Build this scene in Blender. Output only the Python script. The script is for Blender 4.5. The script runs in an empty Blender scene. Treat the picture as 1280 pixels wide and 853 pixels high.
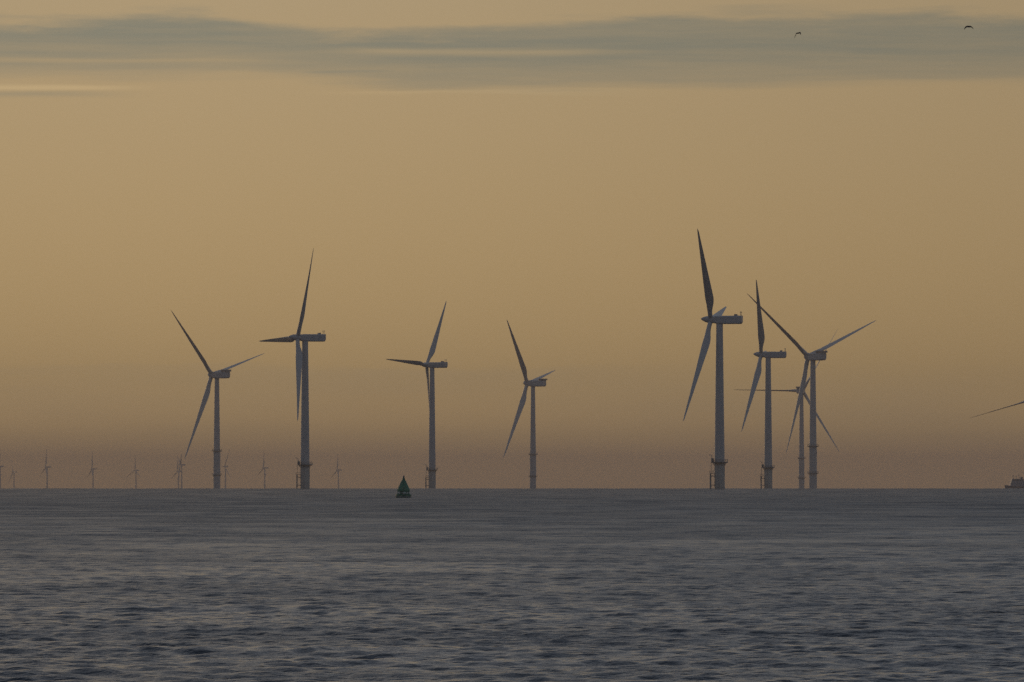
import bpy, bmesh, math, random
import numpy as np
from mathutils import Matrix, Vector

scene = bpy.context.scene
C = scene.collection
PI = math.pi
rad = math.radians

# ------------------------------------------------------------------ geometry of the place
F = 9600.0            # focal length in pixels of a 1280 px wide picture (a 270 mm lens)
EYE = 3.0             # the photographer stands on the beach, eye 3 m above the water
RE = 7.4e6            # radius of the sea surface (earth plus usual refraction)
EYE_ROW = 602.9
PITCH = math.atan((EYE_ROW - 426.5) / F)


def ray(px, py):
    """direction of a photo pixel, scaled so that its horizontal distance is 1"""
    v = Vector(((px - 640.0) / F, 1.0, (426.5 - py) / F))
    v = Matrix.Rotation(PITCH, 3, 'X') @ v
    return v / math.hypot(v.x, v.y)


def at(px, py, d):
    v = ray(px, py)
    return Vector((v.x * d, v.y * d, EYE + v.z * d))


def sea_z(x, y):
    return -(x * x + y * y) / (2 * RE)


# ------------------------------------------------------------------ materials
def new_mat(name):
    m = bpy.data.materials.new(name)
    m.use_nodes = True
    nt = m.node_tree
    return m, nt, nt.nodes['Principled BSDF']


def paint(name, col, rough=0.45, var=0.12, scale=0.6, dirt=None, metal=0.0):
    """painted steel or gelcoat with slight uneven weathering"""
    m, nt, b = new_mat(name)
    tc = nt.nodes.new('ShaderNodeTexCoord')
    mp = nt.nodes.new('ShaderNodeMapping')
    mp.inputs['Scale'].default_value = (scale, scale, scale * 0.18)
    n = nt.nodes.new('ShaderNodeTexNoise')
    n.inputs['Scale'].default_value = 1.0
    n.inputs['Detail'].default_value = 5
    nt.links.new(tc.outputs['Object'], mp.inputs['Vector'])
    nt.links.new(mp.outputs['Vector'], n.inputs['Vector'])
    mix = nt.nodes.new('ShaderNodeMix')
    mix.data_type = 'RGBA'
    d = dirt or tuple(c * (1 - var * 2) for c in col)
    mix.inputs[6].default_value = (*d, 1)
    mix.inputs[7].default_value = (*col, 1)
    mr = nt.nodes.new('ShaderNodeMapRange')
    mr.inputs['From Min'].default_value = 0.3
    mr.inputs['From Max'].default_value = 0.6
    nt.links.new(n.outputs['Fac'], mr.inputs['Value'])
    nt.links.new(mr.outputs['Result'], mix.inputs[0])
    nt.links.new(mix.outputs[2], b.inputs['Base Color'])
    b.inputs['Roughness'].default_value = rough
    b.inputs['Metallic'].default_value = metal
    return m


M_WHITE = paint('turbine_paint', (0.40, 0.41, 0.43), 0.4, 0.06, 0.25)
M_BLADE = paint('blade_gelcoat', (0.38, 0.40, 0.42), 0.35, 0.05, 0.2)
M_NACELLE = paint('nacelle_paint', (0.38, 0.40, 0.43), 0.4, 0.08, 0.3)
M_TP = paint('marine_ochre_paint', (0.40, 0.39, 0.37), 0.55, 0.2, 0.5)
M_STEEL = paint('weathered_steel', (0.24, 0.245, 0.25), 0.6, 0.25, 1.0)
M_GREEN = paint('buoy_green_paint', (0.018, 0.15, 0.085), 0.45, 0.25, 1.6)
M_GREEN2 = paint('buoy_float_green', (0.016, 0.12, 0.07), 0.55, 0.3, 1.6)
M_BAND = paint('buoy_pale_rail', (0.55, 0.60, 0.55), 0.5, 0.15, 2.0)
M_HULL = paint('ship_hull_paint', (0.13, 0.15, 0.19), 0.5, 0.2, 0.2)
M_DECK = paint('ship_grey_paint', (0.24, 0.26, 0.30), 0.5, 0.15, 0.2)
M_GLASS, _nt, _b = new_mat('ship_window_glass')
_b.inputs['Base Color'].default_value = (0.02, 0.025, 0.03, 1)
_b.inputs['Roughness'].default_value = 0.08
M_BIRD = paint('bird_plumage', (0.035, 0.030, 0.027), 0.8, 0.3, 6.0)


# ------------------------------------------------------------------ object helpers
def empty(name, loc, label=None, cat=None, group=None):
    o = bpy.data.objects.new(name, None)
    o.empty_display_size = 2
    C.objects.link(o)
    o.location = loc
    if label:
        o['label'] = label
        o['category'] = cat
    if group:
        o['group'] = group
    return o


def link_mesh(name, me, parent=None, mat=None, smooth=True):
    if mat and not me.materials:
        me.materials.append(mat)
    o = bpy.data.objects.new(name, me)
    C.objects.link(o)
    if parent:
        o.parent = parent
    return o


def mesh_from(name, bm, mat, smooth=True, angle=35):
    bmesh.ops.recalc_face_normals(bm, faces=bm.faces)
    me = bpy.data.meshes.new(name)
    bm.to_mesh(me)
    bm.free()
    me.materials.append(mat)
    if smooth:
        me.polygons.foreach_set('use_smooth', [True] * len(me.polygons))
        me.set_sharp_from_angle(angle=rad(angle))
    return me


def lathe(bm, prof, seg=32, origin=(0, 0, 0), axis=None, caps=True):
    """prof: list of (radius, height) along axis (default Z)"""
    R = Matrix.Identity(3)
    if axis is not None:
        R = Vector(axis).to_track_quat('Z', 'Y').to_matrix()
    O = Vector(origin)
    rings = []
    for r, h in prof:
        if r < 1e-6:
            rings.append([bm.verts.new(O + R @ Vector((0, 0, h)))])
        else:
            rings.append([bm.verts.new(O + R @ Vector((r * math.cos(2 * PI * k / seg), r * math.sin(2 * PI * k / seg), h))) for k in range(seg)])
    for a, b in zip(rings, rings[1:]):
        if len(a) == 1 and len(b) == 1:
            continue
        for k in range(seg):
            k2 = (k + 1) % seg
            if len(a) == 1:
                bm.faces.new((a[0], b[k], b[k2]))
            elif len(b) == 1:
                bm.faces.new((a[k], a[k2], b[0]))
            else:
                bm.faces.new((a[k], a[k2], b[k2], b[k]))
    if caps:
        if len(rings[0]) > 1:
            bm.faces.new(rings[0])
        if len(rings[-1]) > 1:
            bm.faces.new(rings[-1])


def tube(bm, p, q, r, seg=8):
    p, q = Vector(p), Vector(q)
    lathe(bm, [(r, 0), (r, (q - p).length)], seg, p, (q - p))


def ring_tube(bm, R, z, r, seg=40, sec=6):
    rows = []
    for k in range(seg):
        t = 2 * PI * k / seg
        rows.append([bm.verts.new(((R + r * math.cos(2 * PI * j / sec)) * math.cos(t),
                                   (R + r * math.cos(2 * PI * j / sec)) * math.sin(t),
                                   z + r * math.sin(2 * PI * j / sec))) for j in range(sec)])
    for k in range(seg):
        a, b = rows[k], rows[(k + 1) % seg]
        for j in range(sec):
            bm.faces.new((a[j], b[j], b[(j + 1) % sec], a[(j + 1) % sec]))


def box(bm, lo, hi, bevel=0.0):
    vs = [bm.verts.new((x, y, z)) for z in (lo[2], hi[2]) for y in (lo[1], hi[1]) for x in (lo[0], hi[0])]
    fs = [(0, 1, 3, 2), (4, 6, 7, 5), (0, 4, 5, 1), (2, 3, 7, 6), (0, 2, 6, 4), (1, 5, 7, 3)]
    faces = [bm.faces.new([vs[i] for i in f]) for f in fs]
    if bevel > 0:
        es = list({e for f in faces for e in f.edges})
        bmesh.ops.bevel(bm, geom=es, offset=bevel, segments=2, affect='EDGES', profile=0.6)


def loft(bm, sections, cap=True):
    rings = [[bm.verts.new(p) for p in s] for s in sections]
    n = len(rings[0])
    for a, b in zip(rings, rings[1:]):
        for k in range(n):
            bm.faces.new((a[k], a[(k + 1) % n], b[(k + 1) % n], b[k]))
    if cap:
        bm.faces.new(rings[0])
        bm.faces.new(rings[-1])


# ------------------------------------------------------------------ wind turbine parts
TILT = rad(6)
CONE = rad(4.3)


def blade_mesh(name, L, root_r, chord, prebend, r0):
    """span +Z, leading edge +X, upwind -Y; r0 = hub radius where the blade starts"""
    bm = bmesh.new()
    secs = []
    N = 30
    for i in range(N + 1):
        s = (i / N) ** 1.05
        z = r0 + (L - r0) * s
        # chord and thickness along the span
        if s < 0.04:
            c, th, blend = 2 * root_r, 2 * root_r, 0.0
        elif s < 0.23:
            k = (s - 0.04) / 0.19
            k = k * k * (3 - 2 * k)
            c = 2 * root_r + (chord - 2 * root_r) * k
            th = 2 * root_r + (0.30 * chord - 2 * root_r) * k
            blend = k
        else:
            k = (s - 0.23) / 0.77
            c = chord * ((1 - k) ** 1.02 * 0.86 + 0.14)
            if k > 0.97:
                c *= max(0.25, 1 - ((k - 0.97) / 0.03) ** 2 * 0.75)
            th = c * (0.30 - 0.16 * min(1, k * 1.6))
            blend = 1.0
        tw = rad(12) * (1 - min(1, s / 0.85)) ** 1.5
        # leading edge runs straight: its offset from the pitch axis
        le = root_r * (1 - 0.2 * s) * (1 - blend) + blend * max(0.30 * c, root_r * 0.98 * (1 - s) + 0.12)
        le = min(le, c * 0.5 + 1e-4) if blend > 0 else root_r
        yb = -prebend * s * s
        pts = []
        n = 20
        for j in range(n):
            t = 2 * PI * j / n
            cx = 0.5 * (1 + math.cos(t))         # 1 at leading edge
            x = le - c * (1 - cx)
            yc = 0.5 * th * math.sin(t)
            ya = 0.5 * th * math.sin(t) * (0.35 + 0.9 * cx) * (1 if math.sin(t) > 0 else 0.8)
            y = yc * (1 - blend) + ya * blend
            xr = x * math.cos(-tw) - y * math.sin(-tw)
            yr = x * math.sin(-tw) + y * math.cos(-tw)
            pts.append((xr, yr + yb, z))
        secs.append(pts)
    loft(bm, secs)
    return mesh_from(name, bm, M_BLADE, True, 60)


def hub_mesh(name, r, nose, back):
    """local: axis +Z is upwind"""
    bm = bmesh.new()
    prof = [(r * 0.86, -back), (r * 0.98, -back * 0.6), (r, 0), (r * 0.95, r * 0.5)]
    z0 = r * 0.5
    for k in range(1, 9):
        t = k / 8
        prof.append((r * 0.95 * (1 - t ** 1.7) ** 0.75 if t < 1 else 0.0, z0 + (nose - z0) * t))
    lathe(bm, prof, 28)
    return mesh_from(name, bm, M_NACELLE, True, 40)


def nacelle_small_mesh(name):
    """local +Y is downwind, origin at hub centre"""
    bm = bmesh.new()

    def sec(y, w, zb, zt, ch):
        hw = w / 2
        return [(-hw + ch, y, zb), (hw - ch, y, zb), (hw, y, zb + ch), (hw, y, zt - ch), (hw - ch, y, zt), (-hw + ch, y, zt), (-hw, y, zt - ch), (-hw, y, zb + ch)]
    loft(bm, [sec(1.3, 2.9, -1.55, 1.5, .7), sec(2.2, 3.4, -1.85, 1.75, .6), sec(3.6, 3.8, -2.05, 1.85, .5),
              sec(9.0, 3.9, -2.1, 1.85, .45), sec(14.6, 3.9, -2.1, 1.9, .45), sec(15.2, 3.85, -1.3, 1.95, .4)])
    return mesh_from(name, bm, M_NACELLE, True, 30)


def nacelle_mast_mesh(name):
    bm = bmesh.new()
    for x in (-1.1, 1.1):
        tube(bm, (x, 14.6, 1.85), (x, 14.6, 3.5), 0.09)
        lathe(bm, [(0.05, 0), (0.28, 0.05), (0.28, 0.3), (0.05, 0.36)], 10, (x, 14.6, 3.4))
    box(bm, (-1.5, 11.6, 1.86), (1.5, 12.7, 2.6), 0.1)
    tube(bm, (-1.1, 14.6, 2.9), (1.1, 14.6, 2.9), 0.06)
    return mesh_from(name, bm, M_STEEL, True)


def nacelle_large_mesh(name):
    bm = bmesh.new()

    def sec(y, w, zb, zt, ch):
        hw = w / 2
        return [(-hw + ch, y, zb), (hw - ch, y, zb), (hw, y, zb + ch), (hw, y, zt - ch), (hw - ch, y, zt), (-hw + ch, y, zt), (-hw, y, zt - ch), (-hw, y, zb + ch)]
    loft(bm, [sec(1.6, 4.8, -2.6, 2.4, 1.2), sec(3.2, 6.2, -3.2, 2.7, 1.0), sec(5.5, 7.0, -3.5, 2.75, .8),
              sec(14, 7.2, -3.5, 2.75, .7), sec(18.4, 7.2, -3.3, 2.8, .7), sec(19.2, 6.8, -2.4, 2.8, .7)])
    return mesh_from(name, bm, M_NACELLE, True, 30)


def hoist_platform_mesh(name):
    bm = bmesh.new()
    box(bm, (-3.7, 14.0, 2.80), (3.7, 20.4, 3.25), 0.06)
    for y in (14.1, 16.2, 18.3, 20.3):
        for x in (-3.6, 3.6):
            tube(bm, (x, y, 3.2), (x, y, 4.45), 0.08)
    for z in (3.8, 4.4):
        for x in (-3.6, 3.6):
            tube(bm, (x, 14.1, z), (x, 20.3, z), 0.07)
        for y in (14.1, 20.3):
            tube(bm, (-3.6, y, z), (3.6, y, z), 0.07)
    # mesh panels of the basket
    for x in (-3.62, 3.62):
        box(bm, (x - 0.02, 14.1, 3.2), (x + 0.02, 20.3, 4.3))
    box(bm, (-3.6, 20.3, 3.2), (3.6, 20.34, 4.3))
    return mesh_from(name, bm, M_STEEL, True)


def platform_mesh(name, R, z, rin, rail=1.2, thick=0.6, brackets=True):
    bm = bmesh.new()
    lathe(bm, [(rin, -thick), (R * 0.96, -thick * 0.7), (R, -thick * 0.5), (R, 0), (rin, 0)], 36, (0, 0, z), caps=False)
    for zz in (rail * 0.5, rail):
        ring_tube(bm, R - 0.1, z + zz, 0.07)
    for k in range(16):
        t = 2 * PI * k / 16
        p = ((R - 0.1) * math.cos(t), (R - 0.1) * math.sin(t))
        tube(bm, (p[0], p[1], z - 0.1), (p[0], p[1], z + rail), 0.06, 6)
    if brackets:
        for k in range(8):
            t = 2 * PI * (k + .5) / 8
            c, s = math.cos(t), math.sin(t)
            tube(bm, ((rin - 0.1) * c, (rin - 0.1) * s, z - 2.0), ((R - 0.5) * c, (R - 0.5) * s, z - thick * 0.6), 0.14, 6)
    return mesh_from(name, bm, M_STEEL, True)


def boat_landing_mesh(name, r, ztop, zbot):
    """two fender tubes with a ladder on the -X side"""
    bm = bmesh.new()
    x0 = -r - 1.9
    for y in (-0.9, 0.9):
        tube(bm, (x0, y, zbot), (x0, y, ztop), 0.2, 10)
        for z in (zbot + 2.5, (zbot + ztop) / 2, ztop - 1.2):
            tube(bm, (x0, y, z), (-r + 0.15, y * 0.8, z), 0.2, 8)
    for z in np.arange(zbot + .5, ztop, 0.45):
        tube(bm, (x0 + 0.35, -0.35, z), (x0 + 0.35, 0.35, z), 0.04, 6)
    for y in (-0.35, 0.35):
        tube(bm, (x0 + 0.35, y, zbot), (x0 + 0.35, y, ztop + 5.5), 0.06, 6)
    box(bm, (x0 - .35, -1.3, ztop - 0.1), (-r + 0.1, 1.3, ztop + 0.12))
    for y in (-1.25, 1.25):
        for x in (x0 - .3, x0 + 1.2):
            tube(bm, (x, y, ztop + .1), (x, y, ztop + 1.3), 0.06, 6)
        tube(bm, (x0 - .3, y, ztop + 1.3), (-r, y, ztop + 1.3), 0.06, 6)
    return mesh_from(name, bm, M_STEEL, True)


def davit_mesh(name, R, z):
    bm = bmesh.new()
    x = -R + 0.35
    tube(bm, (x, 0.6, z), (x, 0.6, z + 3.1), 0.16, 8)
    tube(bm, (x, 0.6, z + 3.0), (x - 1.3, 0.6, z + 3.4), 0.12, 8)
    box(bm, (x - 0.5, -1.5, z), (x + 0.7, -0.2, z + 1.7), 0.05)
    return mesh_from(name, bm, M_STEEL, True)


def tower_mesh(name, r0, r1, z0, z1):
    bm = bmesh.new()
    prof = []
    flanges = (0.33, 0.67)
    n = 24
    for k in range(n + 1):
        t = k / n
        prof.append((r0 + (r1 - r0) * t, z0 + (z1 - z0) * t))
    for f in flanges:
        i = int(f * n)
        r, z = prof[i]
        prof[i] = (r, z - 0.12)
        prof.insert(i + 1, (r + 0.04, z - 0.1))
        prof.insert(i + 2, (r + 0.04, z + 0.1))
        prof.insert(i + 3, (r, z + 0.12))
    lathe(bm, prof, 40)
    return mesh_from(name, bm, M_WHITE, True, 40)


def cylinder_mesh(name, prof, mat, seg=40):
    bm = bmesh.new()
    lathe(bm, prof, seg)
    return mesh_from(name, bm, mat, True, 40)


LS, LL = 53.5, 82.0
SMALL = dict(
    L=LS, over=4.2, r_top=1.6, r_base=2.42, tp_r=2.5, plat_z=13.6,
    blade=blade_mesh('blade_small', LS, 1.08, 4.05, 0.5, 1.2),
    hub=hub_mesh('hub_small', 1.75, 5.0, 1.35),
    nacelle=nacelle_small_mesh('nacelle_small'), extra=nacelle_mast_mesh('weather_mast'), extra_name='weather_mast',
    tp=cylinder_mesh('transition_small', [(2.5, -6), (2.5, 12.9), (2.62, 13.0), (2.62, 13.55)], M_TP),
    platform=platform_mesh('platform_small', 4.0, 13.6, 2.45, thick=0.7),
    landing=boat_landing_mesh('landing_small', 2.5, 8.0, -3), davit=davit_mesh('davit_small', 4.0, 13.6))
LARGE = dict(
    L=LL, over=6.1, r_top=2.05, r_base=3.0, tp_r=3.2, plat_z=13.2,
    blade=blade_mesh('blade_large', LL, 1.8, 6.2, 0.7, 2.2),
    hub=hub_mesh('hub_large', 3.0, 4.8, 2.2),
    nacelle=nacelle_large_mesh('nacelle_large'), extra=hoist_platform_mesh('hoist_platform'), extra_name='hoist_platform',
    tp=cylinder_mesh('transition_large', [(3.2, -6), (3.2, 34.6), (3.32, 34.7), (3.32, 35.2)], M_WHITE),
    platform=platform_mesh('platform_large', 4.6, 13.2, 3.1, thick=0.5),
    collar=platform_mesh('collar_large', 4.7, 35.3, 2.9, thick=0.9, brackets=False))
_towers = {}


def turbine(label, group, kind, hub_px, L_px, theta, psi, pitch, far=False, landing_turn=0.0, hub_h=None):
    """psi: yaw of the rotor axis seen from the camera (0 faces it, 90 points left);
       theta: turn of the first blade from upright towards the image side of the rotor plane"""
    K = kind
    d = F * K['L'] / L_px
    hub = at(hub_px[0], hub_px[1], d)
    az = math.atan2(hub.x, hub.y)
    p = rad(psi)
    a_h = Vector((-math.sin(p), -math.cos(p), 0))
    a_h = Matrix.Rotation(-az, 3, 'Z') @ a_h
    a = a_h * math.cos(TILT) + Vector((0, 0, math.sin(TILT)))
    base = hub - a_h * K['over']
    base.z = sea_z(base.x, base.y)
    H = hub.z - base.z
    if hub_h:
        H = hub_h
    root = empty('wind_turbine', base, label, 'wind turbine', group)
    zt = H - (1.95 if K is SMALL else 3.4)
    key = (K['L'], round(zt, 1))
    if key not in _towers:
        z0 = K['plat_z'] if K is SMALL else 35.25
        _towers[key] = tower_mesh('tower_shell', K['r_base'] if K is SMALL else 2.95, K['r_top'], z0, key[1])
    link_mesh('tower', _towers[key], root)
    tp = link_mesh('transition_piece', K['tp'], root)
    link_mesh('platform', K['platform'], tp)
    if 'collar' in K:
        link_mesh('service_ring', K['collar'], tp)
    if not far and 'landing' in K:
        bl = link_mesh('boat_landing', K['landing'], tp)
        bl.rotation_euler.z = landing_turn
        dv = link_mesh('davit', K['davit'], tp)
        dv.rotation_euler.z = landing_turn
    hub_l = a_h * K['over'] + Vector((0, 0, H))
    # nacelle: local +Y downwind, level
    na = link_mesh('nacelle', K['nacelle'], root)
    yv = -a_h
    xv = yv.cross(Vector((0, 0, 1)))
    na.matrix_local = Matrix.Translation(hub_l) @ Matrix((xv, yv, Vector((0, 0, 1)))).transposed().to_4x4()
    if not far:
        link_mesh(K['extra_name'], K['extra'], na)
    # rotor hub: local +Z upwind
    hb = link_mesh('rotor_hub', K['hub'], root)
    hb.matrix_local = Matrix.Translation(hub_l) @ a.to_track_quat('Z', 'Y').to_matrix().to_4x4()
    # viewer standing upwind: right hand r, up v
    r = (-a).cross(Vector((0, 0, 1))).normalized()
    v = r.cross(-a).normalized()
    cam_right = Matrix.Rotation(-az, 3, 'Z') @ Vector((1, 0, 0))
    u = r if (r.dot(cam_right) * math.cos(p)) > 0 else -r
    for k in range(3):
        t = rad(theta) + k * 2 * PI / 3
        dr = v * math.cos(t) + u * math.sin(t)
        tc = (-a).cross(dr)
        if (-a).cross(v).dot(r) < 0:
            tc = -tc
        dc = dr * math.cos(CONE) + a * math.sin(CONE)
        ac = (a - dc * a.dot(dc)).normalized()
        tc = (tc - dc * tc.dot(dc)).normalized()
        b = rad(pitch)
        X = tc * math.cos(b) + ac * math.sin(b)
        Z = dc
        Y = Z.cross(X)
        bl = link_mesh('blade', K['blade'], root)
        bl.matrix_local = Matrix.Translation(hub_l) @ Matrix((X, Y, Z)).transposed().to_4x4()
    return root


GS = 'wind turbines with a work platform at the foot'
GL = 'tall broad-bladed wind turbines with two rings on the shaft'
GF = 'faint wind turbines far out on the horizon'
# theta is the fitted turn; away-facing rotors use psi > 90
turbine('turbine with Y-shaped rotor and two rings, leftmost of the large ones', GL, LARGE, (264.9, 468.6), 111.4, 45.0, 131.1, 88)
turbine('tall turbine whose one blade points level left, left of the green buoy', GS, SMALL, (372.0, 422.2), 125.6, 28.8, 71.9, 40, landing_turn=0.1)
turbine('turbine rising behind the green buoy, one blade level left, one up', GS, SMALL, (533.4, 456.5), 97.2, 87.3, 117.2, 38, landing_turn=0.15)
turbine('slim pale turbine standing alone midway between the buoy and the tallest turbine', GL, LARGE, (659.3, 479.2), 101.7, 40.2, 113.9, 84)
turbine('tallest and nearest turbine, blade upright, short blade pointing over its nacelle', GS, SMALL, (888.6, 399.9), 140.2, 38.2, 101.7, 70, landing_turn=0.1)
turbine('turbine just right of the tallest one, with upright blade and pointed nose', GS, SMALL, (951.6, 443.6), 110.2, 33.6, 97.2, 72, landing_turn=0.12)
turbine('turbine with wide-spread Y rotor, foremost of the overlapping pair at right', GL, LARGE, (1010.2, 445.8), 125.0, 52.3, 140.2, 80)
turbine('paler lower turbine half behind the wide-spread one, one blade level left', GL, LARGE, (1003.2, 488.6), 90.4, 90.0, -169, 68)
turbine('turbine mostly beyond the right edge, only a thin blade tip showing', GL, LARGE, (1291.5, 499.0), 88.0, 107, 153, 66)


def far_dist(hub_y, H=82.0):
    lo, hi = 15000.0, 30000.0
    for _ in range(60):
        m = (lo + hi) / 2
        y = EYE_ROW - F * ((H - EYE) / m - m / (2 * RE))
        if y < hub_y:
            lo = m
        else:
            hi = m
    return lo


FAR = [
    (-1.5, 583.2, 15, 80, 100, 'faint far turbine cut by the left edge, only its nacelle showing'),
    (16.0, 590.0, 92, 75, 30, 'low faint far turbine near the left edge with a level blade'),
    (57.2, 584.0, 2, 78, 85, 'faint far turbine with upright blade, next right of the low one by the left edge'),
    (114.8, 586.3, 118, 80, 85, 'faint far turbine standing alone, third from the left edge with a whole tower'),
    (168.6, 588.0, 0, 56, 85, 'faint far turbine with blade upright, just left of the faint close pair'),
    (221.8, 589.3, 0, 70, 85, 'lower left turbine of the faint far pair standing close together'),
    (225.2, 581.2, 58, 84, 85, 'higher right turbine of the faint far pair standing close together'),
    (280.6, 583.2, 20, 40, 86, 'faint far turbine close to the right of the leftmost large turbine'),
    (329.3, 585.0, 0, 72, 85, 'faint far turbine with upright blade, midway between the two leftmost large turbines'),
    (421.5, 587.7, 2, 74, 85, 'faint far turbine right of the tall one with the level blade'),
]
for hx, hy, th, ps, pi_, lab in FAR:
    dd = far_dist(hy)
    turbine(lab, GF, SMALL, (hx, hy), F * LS / dd, th, ps, pi_, far=True)

# ------------------------------------------------------------------ green buoy
bp = at(504.3, 624.3, 1480.0)
buoy = empty('navigation_buoy', (bp.x, bp.y, sea_z(bp.x, bp.y)), 'green conical navigation buoy floating on the sea', 'buoy')
buoy.rotation_euler = (rad(0.8), rad(0.6), 0.3)
link_mesh('float', cylinder_mesh('buoy_float', [(0.9, -1.0), (1.42, -0.5), (1.52, -0.1), (1.54, 0.42), (1.52, 0.66), (1.46, 0.80), (1.18, 0.86)], M_GREEN2, 40), buoy)
bm = bmesh.new()
ring_tube(bm, 1.52, 0.36, 0.09, 48, 8)
link_mesh('fender', mesh_from('buoy_fender', bm, M_STEEL), buoy)
bm = bmesh.new()
for k in range(10):
    t = 2 * PI * k / 10
    tube(bm, (1.26 * math.cos(t), 1.26 * math.sin(t), 0.80), (1.20 * math.cos(t), 1.20 * math.sin(t), 1.40), 0.06, 8)
for kk in range(6):
    t = 2 * PI * (kk + .4) / 6
    lathe(bm, [(0.22, 0), (0.24, 0.05), (0.2, 0.1)], 12, (1.13 * math.cos(t), 1.13 * math.sin(t), 1.10), (math.cos(t), math.sin(t), 0))
ring_tube(bm, 1.235, 1.06, 0.05, 40, 6)
link_mesh('railing', mesh_from('buoy_railing', bm, M_BAND), buoy)
bm = bmesh.new()
lathe(bm, [(1.14, 0.80), (1.12, 1.40)], 24)
link_mesh('pedestal', mesh_from('buoy_pedestal', bm, M_GREEN2), buoy)
bm = bmesh.new()
lathe(bm, [(0.7, 1.28), (1.22, 1.30), (1.29, 1.38), (1.27, 1.70), (1.19, 1.86), (0.92, 2.42), (0.62, 3.02), (0.36, 3.52), (0.22, 3.86), (0.16, 4.02)], 10)
bmesh.ops.bevel(bm, geom=[e for e in bm.edges if abs(e.verts[0].co.z - e.verts[1].co.z) > .2], offset=0.03, segments=1, affect='EDGES')
link_mesh('daymark', mesh_from('buoy_daymark', bm, M_GREEN, True, 20), buoy)
bm = bmesh.new()
lathe(bm, [(0.13, 3.98), (0.15, 4.08), (0.17, 4.10), (0.17, 4.28), (0.10, 4.36), (0.03, 4.48)], 14)
link_mesh('lantern', mesh_from('buoy_lantern', bm, M_STEEL), buoy)

# ------------------------------------------------------------------ ship at the right edge
SD = 7000.0
sp = at(1257.5, 611.0, SD)
ship = empty('ship', (sp.x, sp.y, sea_z(sp.x, sp.y)), 'small grey work ship low on the horizon at the right edge', 'ship')
ship.rotation_euler.z = rad(4)
bm = bmesh.new()
secs = []
LH = 38.0
for i in range(17):
    t = i / 16
    x = LH * t
    w = 4.6 * min(1, (t * 5) ** 0.6) if t > 0 else 0.05
    if t > 0.9:
        w *= 1 - (t - .9) * 1.2
    sheer = 2.6 + 1.1 * max(0, 1 - t * 3.5) ** 2
    rake = -1.0 * max(0, 1 - t * 8)
    secs.append([(x + rake * 1.6, -w, sheer), (x + rake, -w * .96, 1.2), (x, -w * .8, -.5), (x + .6, -w * .2, -2), (x + .6, w * .2, -2), (x, w * .8, -.5), (x + rake, w * .96, 1.2), (x + rake * 1.6, w, sheer)])
loft(bm, secs)
link_mesh('hull', mesh_from('ship_hull', bm, M_HULL, True, 30), ship)
bm = bmesh.new()


def prism(bm, pts, y0, y1):
    loft(bm, [[(x, y0, z) for x, z in pts], [(x, y1, z) for x, z in pts]])


prism(bm, [(3.2, 2.5), (5.2, 9.2), (15.8, 9.2), (15.8, 7.6), (20.0, 7.4), (20.0, 2.5)], -3.9, 3.9)
dk = link_mesh('deckhouse', mesh_from('ship_deckhouse', bm, M_DECK, False), ship)
bm = bmesh.new()
for k in range(6):
    box(bm, (6.4 + 1.5 * k, -3.96, 7.6), (7.4 + 1.5 * k, -3.91, 8.6))
link_mesh('window', mesh_from('ship_windows', bm, M_GLASS, False), dk)
bm = bmesh.new()
box(bm, (13.2, -1.2, 9.1), (15.2, 1.2, 11.0), 0.15)
link_mesh('funnel', mesh_from('ship_funnel', bm, M_HULL, False), ship)
for x, z in ((6.6, 12.8), (9.4, 12.2), (11.9, 13.6)):
    bm = bmesh.new()
    tube(bm, (x, 0, 9.0), (x, 0, z), 0.2, 8)
    tube(bm, (x, -1.0, z - 1.3), (x, 1.0, z - 1.3), 0.1, 6)
    box(bm, (x - .45, -.3, z - .9), (x + .45, .3, z - .6), 0.05)
    link_mesh('mast', mesh_from('ship_mast', bm, M_STEEL), ship)
bm = bmesh.new()
for k in range(9):
    for y in (-4.2, 4.2):
        tube(bm, (21 + 1.9 * k, y, 2.5), (21 + 1.9 * k, y, 3.7), 0.07, 6)
for y in (-4.2, 4.2):
    tube(bm, (21, y, 3.7), (36.2, y, 3.7), 0.07, 6)
link_mesh('railing', mesh_from('ship_railing', bm, M_STEEL), ship)
bm = bmesh.new()
box(bm, (24, -2.4, 2.45), (31, 2.4, 4.6), 0.1)
link_mesh('deck_cargo', mesh_from('ship_cargo', bm, M_DECK, False), ship)


# ------------------------------------------------------------------ two birds: one continuous skin each
def bird(loc, heading, left, right, body, label, twist=0.6):
    """left/right: wing joints (x, y, z, chord) from shoulder to tip, body along +Y"""
    bm = bmesh.new()
    # wings and mid-body as one lofted sheet of airfoil sections from tip to tip
    secs = []
    for (x, y, z, c) in reversed(left):
        secs.append((x, y, z, c))
    for w in right:
        secs.append(w)
    rings = []
    for (x, y, z, c) in secs:
        th = max(0.012, c * 0.16) if abs(x) > 0.09 else c * 0.30
        pts = []
        for j in range(10):
            t = 2 * PI * j / 10
            pts.append((x, y + 0.5 * c * math.cos(t) * math.cos(twist) - 0.5 * th * math.sin(t) * math.sin(twist),
                        z + 0.5 * c * math.cos(t) * math.sin(twist) + 0.5 * th * math.sin(t) * math.cos(twist)))
        rings.append(pts)
    loft(bm, rings)
    lathe(bm, body, 14, (0, -0.30, 0), (0, 1, 0.05))
    o = bpy.data.objects.new('bird', mesh_from('bird_body', bm, M_BIRD, True, 70))
    # fuse into one continuous skin
    C.objects.link(o)
    md = o.modifiers.new('fuse', 'REMESH')
    md.mode = 'VOXEL'
    md.voxel_size = 0.014
    md.use_smooth_shade = True
    o.location = loc
    o.rotation_euler = heading
    o['label'] = label
    o['category'] = 'bird'
    return o


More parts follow.
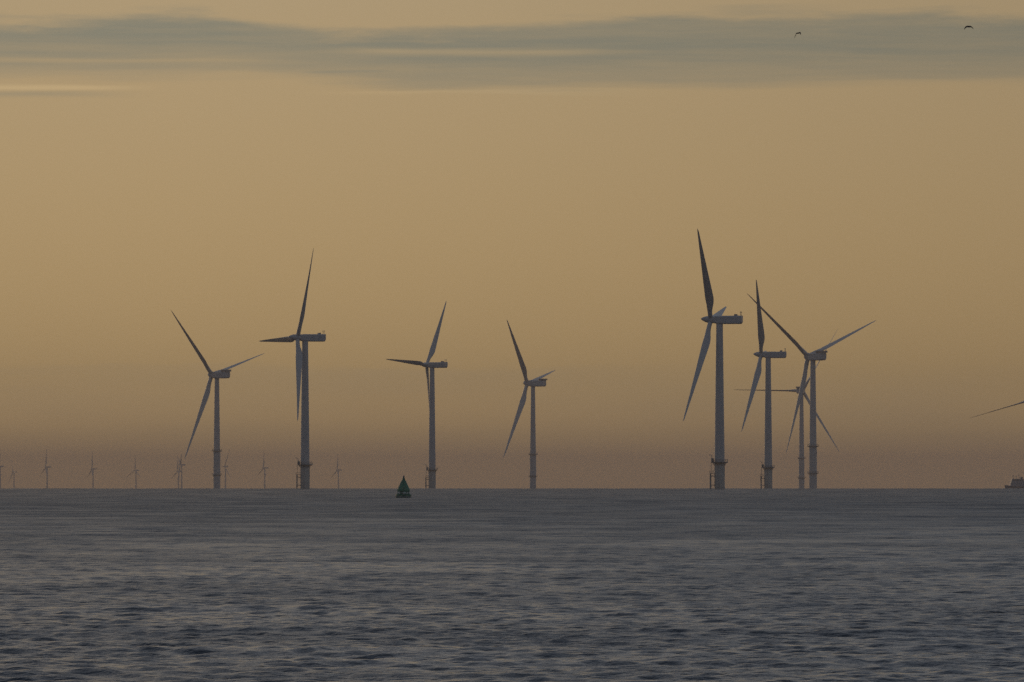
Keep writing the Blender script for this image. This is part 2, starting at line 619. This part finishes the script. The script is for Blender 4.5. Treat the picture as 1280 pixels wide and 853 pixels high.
BODY = [(0.0, -0.06), (0.055, -0.05), (0.05, 0.02), (0.075, 0.14), (0.085, 0.28), (0.075, 0.40), (0.05, 0.47), (0.055, 0.53), (0.045, 0.58), (0.015, 0.61), (0.0, 0.68)]
bird(at(1211.2, 33.6, 930.0), (rad(6), 0, rad(12)),
     [(-0.06, 0, .01, .27), (-0.20, .03, .02, .27), (-0.34, .05, -.03, .27), (-0.47, .02, -.14, .24), (-0.57, -.03, -.28, .17), (-0.62, -.06, -.40, .06)],
     [(0.06, 0, .01, .27), (0.20, .03, .02, .26), (0.34, .05, -.03, .24), (0.46, .02, -.13, .21), (0.55, -.03, -.25, .15), (0.60, -.06, -.36, .06)],
     BODY, 'dark bird with arched drooping wings, the right one of two under the cloud', 0.85)
bird(at(997.8, 41.8, 930.0), (rad(4), rad(-12), rad(-50)),
     [(-0.08, 0, .03, .27), (-0.24, .02, .07, .27), (-0.40, .02, .0, .26), (-0.54, -.03, -.16, .22), (-0.66, -.10, -.34, .15), (-0.72, -.14, -.46, .06)],
     [(0.08, 0, .03, .27), (0.22, .02, .06, .26), (0.34, .02, -.04, .24), (0.42, -.03, -.19, .19), (0.47, -.08, -.33, .13), (0.48, -.10, -.42, .05)],
     BODY, 'dark bird banking with one wing trailing down, the left one of two', 0.55)

# ------------------------------------------------------------------ the sea: one sheet, curved with the earth
rng = np.random.default_rng(11)
rows = [0.0]
r_ = 2.5
while r_ < 60:
    rows.append(r_)
    r_ *= 1.16
r_ = 60.0
while r_ < 7000:
    rows.append(r_)
    r_ += (0.6 if r_ < 98 else 0.1) * max(1.0, r_ / 150.0) ** 1.32
while r_ < 33500:
    rows.append(r_)
    r_ *= 1.035
rows = np.array(rows[1:])
fine = np.radians(np.linspace(-4.4, 4.4, 420))
mid = np.radians(np.array([-40, -30, -22, -16, -12, -9, -7.5, -6.5, -5.8, -5.2, -4.9]))
rest = np.radians(np.linspace(40, 320, 26))
azs = np.concatenate([mid, fine, -mid[::-1], rest[1:-1]])
nr, na_ = len(rows), len(azs)
A, Rr = np.meshgrid(azs, rows)
X = Rr * np.sin(A)
Y = Rr * np.cos(A)
Z = -(Rr ** 2) / (2 * RE)
dr = np.gradient(rows)[:, None]
daz = np.gradient(azs)
daz[0] = daz[1]
lat = np.abs(Rr * daz[None, :])
NW = 110
lam = np.exp(np.concatenate([rng.uniform(np.log(0.30), np.log(11), NW - 12), rng.uniform(np.log(14), np.log(55), 12)]))
ang = rad(-97) + rng.normal(0, 1, NW) * np.radians(np.clip(38 - 6 * lam, 15, 34))
slope = 0.184 * math.sqrt(2.0 / NW)
for l, an in zip(lam, ang):
    k = 2 * PI / l
    kx, ky = k * math.cos(an), k * math.sin(an)
    ph = rng.uniform(0, 2 * PI)
    amp = slope / k * (1.35 if l < 1.3 else 0.42 if l < 3 else 0.26 if l < 12 else 0.10)
    ra = np.clip((l / dr[:, 0] - 2.2) / 2.5, 0, 1)
    on = np.nonzero(ra > 0)[0]
    if not len(on):
        continue
    sl = slice(on[0], on[-1] + 1)
    if 1.2 < l < 12:  # past the shelter of the shore the chop steepens
        ra = ra * (1 + (0.9 if l < 3 else 2.2) * np.clip((rows - 80 * l - 110) / (60 * l + 120), 0, 1))
    if l > 12:      # open water further out carries more swell
        ra = ra * (1 + 11.0 * np.clip((rows - 1800) / 2500, 0, 1))
    att = ra[sl, None] * np.clip((l / lat[sl] - 1.2) / 2.5, 0, 1)
    p = kx * X[sl] + ky * Y[sl] + ph
    sp_ = np.sin(p)
    Z[sl] += amp * att * (sp_ + 0.16 * (1 - 2 * sp_ * sp_))
for l, an, st in ((3.9, -92, .030), (5.7, -94, .036), (7.9, -99, .036), (10.6, -95.5, .034), (14.2, -97.5, .028), (18.5, -93, .02)):
    k = 2 * PI / l            # a few long-crested swells run through the chop
    on = rows < l / 4.7 / 0.1 * 60
    on = slice(0, int(on.sum()))
    ra = np.clip((l / dr[on, 0] - 2.2) / 2.5, 0, 1)[:, None]
    p = k * (math.cos(rad(an)) * X[on] + math.sin(rad(an)) * Y[on]) + rng.uniform(0, 6)
    env = 0.55 + 0.45 * np.sin(p * 0.11 + 0.02 * X[on] + l)
    Z[on] += 0.7 * st / k * ra * env * np.clip(l / lat[on] - 1.2, 0, 1) * np.sin(p)
co = np.stack([X, Y, Z], -1).reshape(-1, 3)
co = np.vstack([co, [[0, 0, 0]]])
ii = np.arange(nr - 1)[:, None] * na_
jj = np.arange(na_)[None, :]
j2 = (jj + 1) % na_
quads = np.stack([ii + jj, ii + j2, ii + na_ + j2, ii + na_ + jj], -1).reshape(-1, 4)
quads = quads[:, ::-1]
tris = np.stack([np.full(na_, nr * na_), (np.arange(na_) + 1) % na_, np.arange(na_)], -1)
me = bpy.data.meshes.new('sea')
nq, ntri = len(quads), len(tris)
me.vertices.add(len(co))
me.vertices.foreach_set('co', co.astype(np.float32).ravel())
me.loops.add(nq * 4 + ntri * 3)
me.loops.foreach_set('vertex_index', np.concatenate([quads.ravel(), tris.ravel()]).astype(np.int32))
me.polygons.add(nq + ntri)
ls = np.concatenate([np.arange(nq) * 4, nq * 4 + np.arange(ntri) * 3]).astype(np.int32)
me.polygons.foreach_set('loop_start', ls)
me.polygons.foreach_set('use_smooth', np.ones(nq + ntri, dtype=bool))
me.update(calc_edges=True)

m, nt, b = new_mat('sea_water')
b.inputs['Base Color'].default_value = (0.014, 0.024, 0.036, 1)
b.inputs['Roughness'].default_value = 0.16
b.inputs['IOR'].default_value = 1.333
tc = nt.nodes.new('ShaderNodeTexCoord')


def noise_node(nt, vec, sc, detail=3, rough=0.55):
    mp = nt.nodes.new('ShaderNodeMapping')
    mp.inputs['Scale'].default_value = sc
    nt.links.new(vec, mp.inputs['Vector'])
    n = nt.nodes.new('ShaderNodeTexNoise')
    n.inputs['Scale'].default_value = 1.0
    n.inputs['Detail'].default_value = detail
    n.inputs['Roughness'].default_value = rough
    nt.links.new(mp.outputs['Vector'], n.inputs['Vector'])
    return n.outputs['Fac']


def math_node(nt, op, a, bb=None, c=None, clamp=False):
    n = nt.nodes.new('ShaderNodeMath')
    n.operation = op
    n.use_clamp = clamp
    for i, v in enumerate((a, bb, c)):
        if v is None:
            continue
        if isinstance(v, (int, float)):
            n.inputs[i].default_value = v
        else:
            nt.links.new(v, n.inputs[i])
    return n.outputs[0]


def maprange(nt, v, a, bb, c=0.0, d=1.0, smooth=True):
    n = nt.nodes.new('ShaderNodeMapRange')
    n.interpolation_type = 'SMOOTHSTEP' if smooth else 'LINEAR'
    nt.links.new(v, n.inputs['Value'])
    for k, val in (('From Min', a), ('From Max', bb), ('To Min', c), ('To Max', d)):
        if isinstance(val, (int, float)):
            n.inputs[k].default_value = val
        else:
            nt.links.new(val, n.inputs[k])
    return n.outputs['Result']


ob = tc.outputs['Object']
rip = noise_node(nt, ob, (1.6, 2.2, 1.0), 4, 0.6)
chop = noise_node(nt, ob, (0.35, 0.5, 0.3), 3, 0.55)
gust = noise_node(nt, ob, (0.055, 0.032, 0.02), 8, 0.66)
fine_r = noise_node(nt, ob, (3.4, 3.0, 1.0), 3, 0.6)
h = math_node(nt, 'ADD', math_node(nt, 'ADD', math_node(nt, 'MULTIPLY', rip, 0.12), math_node(nt, 'MULTIPLY', fine_r, 0.06)), math_node(nt, 'MULTIPLY', chop, 0.22))
rad_ = nt.nodes.new('ShaderNodeVectorMath')
rad_.operation = 'LENGTH'
nt.links.new(ob, rad_.inputs[0])
# waves too small for the mesh far out are carried by the roughness instead
offs = maprange(nt, math_node(nt, 'LOGARITHM', rad_.outputs['Value'], 10.0), 2.1, 3.1, 0.18, 0.39)
nt.links.new(math_node(nt, 'ADD', offs, maprange(nt, gust, 0.34, 0.64, -0.06, 0.04)), b.inputs['Roughness'])
bump = nt.nodes.new('ShaderNodeBump')
bump.inputs['Distance'].default_value = 1.0
nt.links.new(maprange(nt, gust, 0.36, 0.62, 0.6, 1.2), bump.inputs['Strength'])
nt.links.new(h, bump.inputs['Height'])
nt.links.new(bump.outputs['Normal'], b.inputs['Normal'])
sea = link_mesh('sea', me, None, m)
sea['kind'] = 'structure'

# ------------------------------------------------------------------ haze: one closed box of even air round everything
bm = bmesh.new()
box(bm, (-60000, -60000, -90), (60000, 60000, 205))
m = bpy.data.materials.new('sea_haze')
m.use_nodes = True
nt = m.node_tree
nt.nodes.clear()
out = nt.nodes.new('ShaderNodeOutputMaterial')
pv = nt.nodes.new('ShaderNodeVolumePrincipled')
pv.inputs['Color'].default_value = (0.92, 0.715, 0.56, 1)
pv.inputs['Density'].default_value = 5.8e-5
pv.inputs['Density Attribute'].default_value = ''
pv.inputs['Anisotropy'].default_value = 0.2
nt.links.new(pv.outputs['Volume'], out.inputs['Volume'])
hz = link_mesh('haze', mesh_from('haze', bm, m, False))
hz['kind'] = 'stuff'

# ------------------------------------------------------------------ sky
SUN_EL, SUN_AZ = rad(7), rad(-24)      # ahead and to the left, veiled
w = bpy.data.worlds.new('World')
scene.world = w
w.use_nodes = True
nt = w.node_tree
bg = nt.nodes['Background']
bg.inputs['Strength'].default_value = 0.1
sky = nt.nodes.new('ShaderNodeTexSky')
sky.sky_type = 'NISHITA'
sky.sun_disc = False
sky.sun_elevation = SUN_EL
sky.sun_rotation = SUN_AZ
sky.air_density = 1.0
sky.dust_density = 2.0
tc = nt.nodes.new('ShaderNodeTexCoord')
sx = nt.nodes.new('ShaderNodeSeparateXYZ')
nt.links.new(tc.outputs['Generated'], sx.inputs[0])
azn = math_node(nt, 'ARCTAN2', sx.outputs[0], sx.outputs[1])
el = math_node(nt, 'ARCSINE', sx.outputs[2])
U = math_node(nt, 'MULTIPLY_ADD', azn, F / 1280.0, 0.5)        # 0..1 over 7.6 degrees of azimuth
V = math_node(nt, 'MULTIPLY', el, F / 600.0)                   # 0..1 over 3.6 degrees of elevation
cv = nt.nodes.new('ShaderNodeCombineXYZ')
nt.links.new(U, cv.inputs[0])
nt.links.new(V, cv.inputs[1])
P = cv.outputs[0]
n_wisp = noise_node(nt, P, (3.0, 26.0, 1), 6, 0.58)
n_edge = noise_node(nt, P, (7.0, 20.0, 1), 5, 0.6)
n_big = noise_node(nt, P, (1.3, 5.0, 1), 4, 0.5)


def vy(y):
    return (EYE_ROW - y) / 600.0


def curve(pts):
    """pts: (photo column, photo row) -> float curve over U giving V"""
    n = nt.nodes.new('ShaderNodeFloatCurve')
    c = n.mapping.curves[0]
    pts = [(x / 1280.0, vy(y)) for x, y in pts]
    while len(c.points) < len(pts):
        c.points.new(0.5, 0.5)
    for p, (x, y) in zip(c.points, pts):
        p.location = (x, y)
    n.mapping.update()
    nt.links.new(math_node(nt, 'ADD', U, 0.0, clamp=True), n.inputs['Value'])
    return n.outputs[0]


top = curve([(0, 31), (110, 28), (190, 17), (280, 21), (350, 36), (440, 42), (560, 40), (680, 32), (800, 26), (1000, 25), (1280, 25)])
bot = curve([(0, 95), (150, 93), (330, 92), (430, 100), (520, 110), (640, 112), (900, 108), (1280, 104)])
we = math_node(nt, 'MULTIPLY_ADD', n_edge, 0.08, -0.04)
ww = math_node(nt, 'MULTIPLY_ADD', n_wisp, 0.05, -0.025)
Vt = math_node(nt, 'ADD', V, math_node(nt, 'ADD', we, ww))
Vb = math_node(nt, 'ADD', V, math_node(nt, 'MULTIPLY', ww, 1.0))
mt = maprange(nt, math_node(nt, 'SUBTRACT', Vt, top), -0.018, 0.018, 1, 0)
mb = maprange(nt, math_node(nt, 'SUBTRACT', Vb, bot), -0.018, 0.02, 0, 1)
cloud = math_node(nt, 'MULTIPLY', mt, mb)
# denser in its upper part, thinner and streaky below
dens = maprange(nt, math_node(nt, 'SUBTRACT', V, bot), 0.0, 0.085, 0.56, 1.0)
cloud = math_node(nt, 'MULTIPLY', cloud, dens)
cloud = math_node(nt, 'MULTIPLY', cloud, maprange(nt, n_wisp, 0.3, 0.62, 0.76, 1.0))
n_fine = noise_node(nt, P, (9.0, 80.0, 1), 5, 0.6)
cloud = math_node(nt, 'MULTIPLY', cloud, maprange(nt, n_fine, 0.32, 0.64, 0.88, 1.04))


def streak(y, half, x0, x1, soft, wob=0.4):
    d = math_node(nt, 'ADD', math_node(nt, 'SUBTRACT', V, vy(y)), math_node(nt, 'MULTIPLY', ww, wob))
    a_ = maprange(nt, math_node(nt, 'ABSOLUTE', d), 0.0, half / 600.0, 1, 0)
    l_ = maprange(nt, U, (x0 - soft) / 1280, (x0 + soft) / 1280, 0, 1)
    r__ = maprange(nt, U, (x1 - soft * 1.6) / 1280, (x1 + soft * 1.6) / 1280, 1, 0)
    return math_node(nt, 'MULTIPLY', math_node(nt, 'MULTIPLY', a_, l_), r__)


gap = streak(65, 8, 440, 760, 60)
cloud = math_node(nt, 'MULTIPLY', cloud, math_node(nt, 'MULTIPLY_ADD', gap, -0.45, 1.0))
gap2 = streak(76, 5, -300, 330, 60)
cloud = math_node(nt, 'MULTIPLY', cloud, math_node(nt, 'MULTIPLY_ADD', gap2, -0.5, 1.0))
low = math_node(nt, 'MULTIPLY', streak(119, 7, -400, 120, 50), 0.38)
tail = math_node(nt, 'MULTIPLY', streak(90, 6, 370, 520, 40), 0.7)
cloud = math_node(nt, 'MAXIMUM', math_node(nt, 'MAXIMUM', cloud, low), tail)
wisp2 = math_node(nt, 'MULTIPLY', streak(15, 8, 900, 1010, 50, 1.2), 0.35)
cloud = math_node(nt, 'MAXIMUM', cloud, wisp2)
glow = math_node(nt, 'ADD', math_node(nt, 'MULTIPLY', streak(110, 6, -400, 150, 40), 0.8), math_node(nt, 'MULTIPLY', gap, 0.35))
glow = math_node(nt, 'ADD', glow, math_node(nt, 'MULTIPLY', streak(116, 5, 440, 760, 80, 1.0), 0.35))
# thin grey veil low down
veil = math_node(nt, 'MULTIPLY', maprange(nt, math_node(nt, 'ADD', V, math_node(nt, 'MULTIPLY', we, 0.8)), 0.235, 0.25, 1, 0),
                 maprange(nt, n_big, 0.4, 0.65, 0.15, 1.0))
veil = math_node(nt, 'MULTIPLY', veil, 0.24)


def mixc(fac, a, bb):
    n = nt.nodes.new('ShaderNodeMix')
    n.data_type = 'RGBA'
    if isinstance(fac, float):
        n.inputs[0].default_value = fac
    else:
        nt.links.new(fac, n.inputs[0])
    for i, v in ((6, a), (7, bb)):
        if isinstance(v, tuple):
            n.inputs[i].default_value = (*[x for x in v], 1)
        else:
            nt.links.new(v, n.inputs[i])
    return n.outputs[2]


S = 10.0                               # background strength is 0.1
base = mixc(maprange(nt, V, 0.24, 1.0, smooth=False), (.525 * S, .350 * S, .148 * S), (.465 * S, .348 * S, .196 * S))
base = mixc(maprange(nt, V, 0.02, 0.24), (.90 * S, .56 * S, .20 * S), base)
base = mixc(veil, base, (.36 * S, .29 * S, .19 * S))
base = mixc(math_node(nt, 'MULTIPLY', glow, 0.45), base, (.74 * S, .54 * S, .28 * S))
base = mixc(cloud, base, (.262 * S, .247 * S, .182 * S))
side = maprange(nt, U, 0.1, 1.25, 1.03, 0.84)
sidev = nt.nodes.new('ShaderNodeVectorMath')
sidev.operation = 'SCALE'
nt.links.new(base, sidev.inputs[0])
nt.links.new(side, sidev.inputs['Scale'])
# the clear upper sky takes over above the warm band
upper = mixc(0.85, sky.outputs['Color'], (.149 * S, .171 * S, .214 * S))
# the glow of the low sun is ahead; behind the photographer the low sky is dull blue-grey
front = maprange(nt, math_node(nt, 'ABSOLUTE', azn), rad(25), rad(105), 1, 0)
lowsky = mixc(front, (.13 * S, .135 * S, .15 * S), sidev.outputs[0])
full = mixc(maprange(nt, el, rad(3.8), rad(6.2)), lowsky, upper)
nt.links.new(full, bg.inputs['Color'])

sun = bpy.data.lights.new('sun', 'SUN')
sun.energy = 0.2
sun.angle = rad(14)
sun.color = (1.0, 0.68, 0.42)
so = bpy.data.objects.new('sun', sun)
C.objects.link(so)
sd = Vector((math.sin(SUN_AZ) * math.cos(SUN_EL), math.cos(SUN_AZ) * math.cos(SUN_EL), math.sin(SUN_EL)))
so.rotation_euler = sd.to_track_quat('Z', 'Y').to_euler()
so.location = (0, 0, 150)

# ------------------------------------------------------------------ camera
cam = bpy.data.cameras.new('camera')
cam.sensor_width = 36
cam.lens = 36 * F / 1280
cam.clip_start = 1.0
cam.clip_end = 120000
co_ = bpy.data.objects.new('camera', cam)
C.objects.link(co_)
co_.location = (0, 0, EYE)
co_.rotation_euler = (PI / 2 + PITCH, 0, 0)
scene.camera = co_

scene.view_settings.view_transform = 'Standard'
scene.view_settings.look = 'None'
scene.view_settings.exposure = 0
scene.view_settings.gamma = 1
scene.view_settings.use_curve_mapping = False
scene.cycles.use_adaptive_sampling = False
scene.cycles.use_denoising = False
scene.cycles.denoiser = 'OPENIMAGEDENOISE'
scene.cycles.denoising_input_passes = 'RGB_ALBEDO_NORMAL'
scene.cycles.max_bounces = 6
scene.cycles.volume_bounces = 1
scene.cycles.sample_clamp_indirect = 4
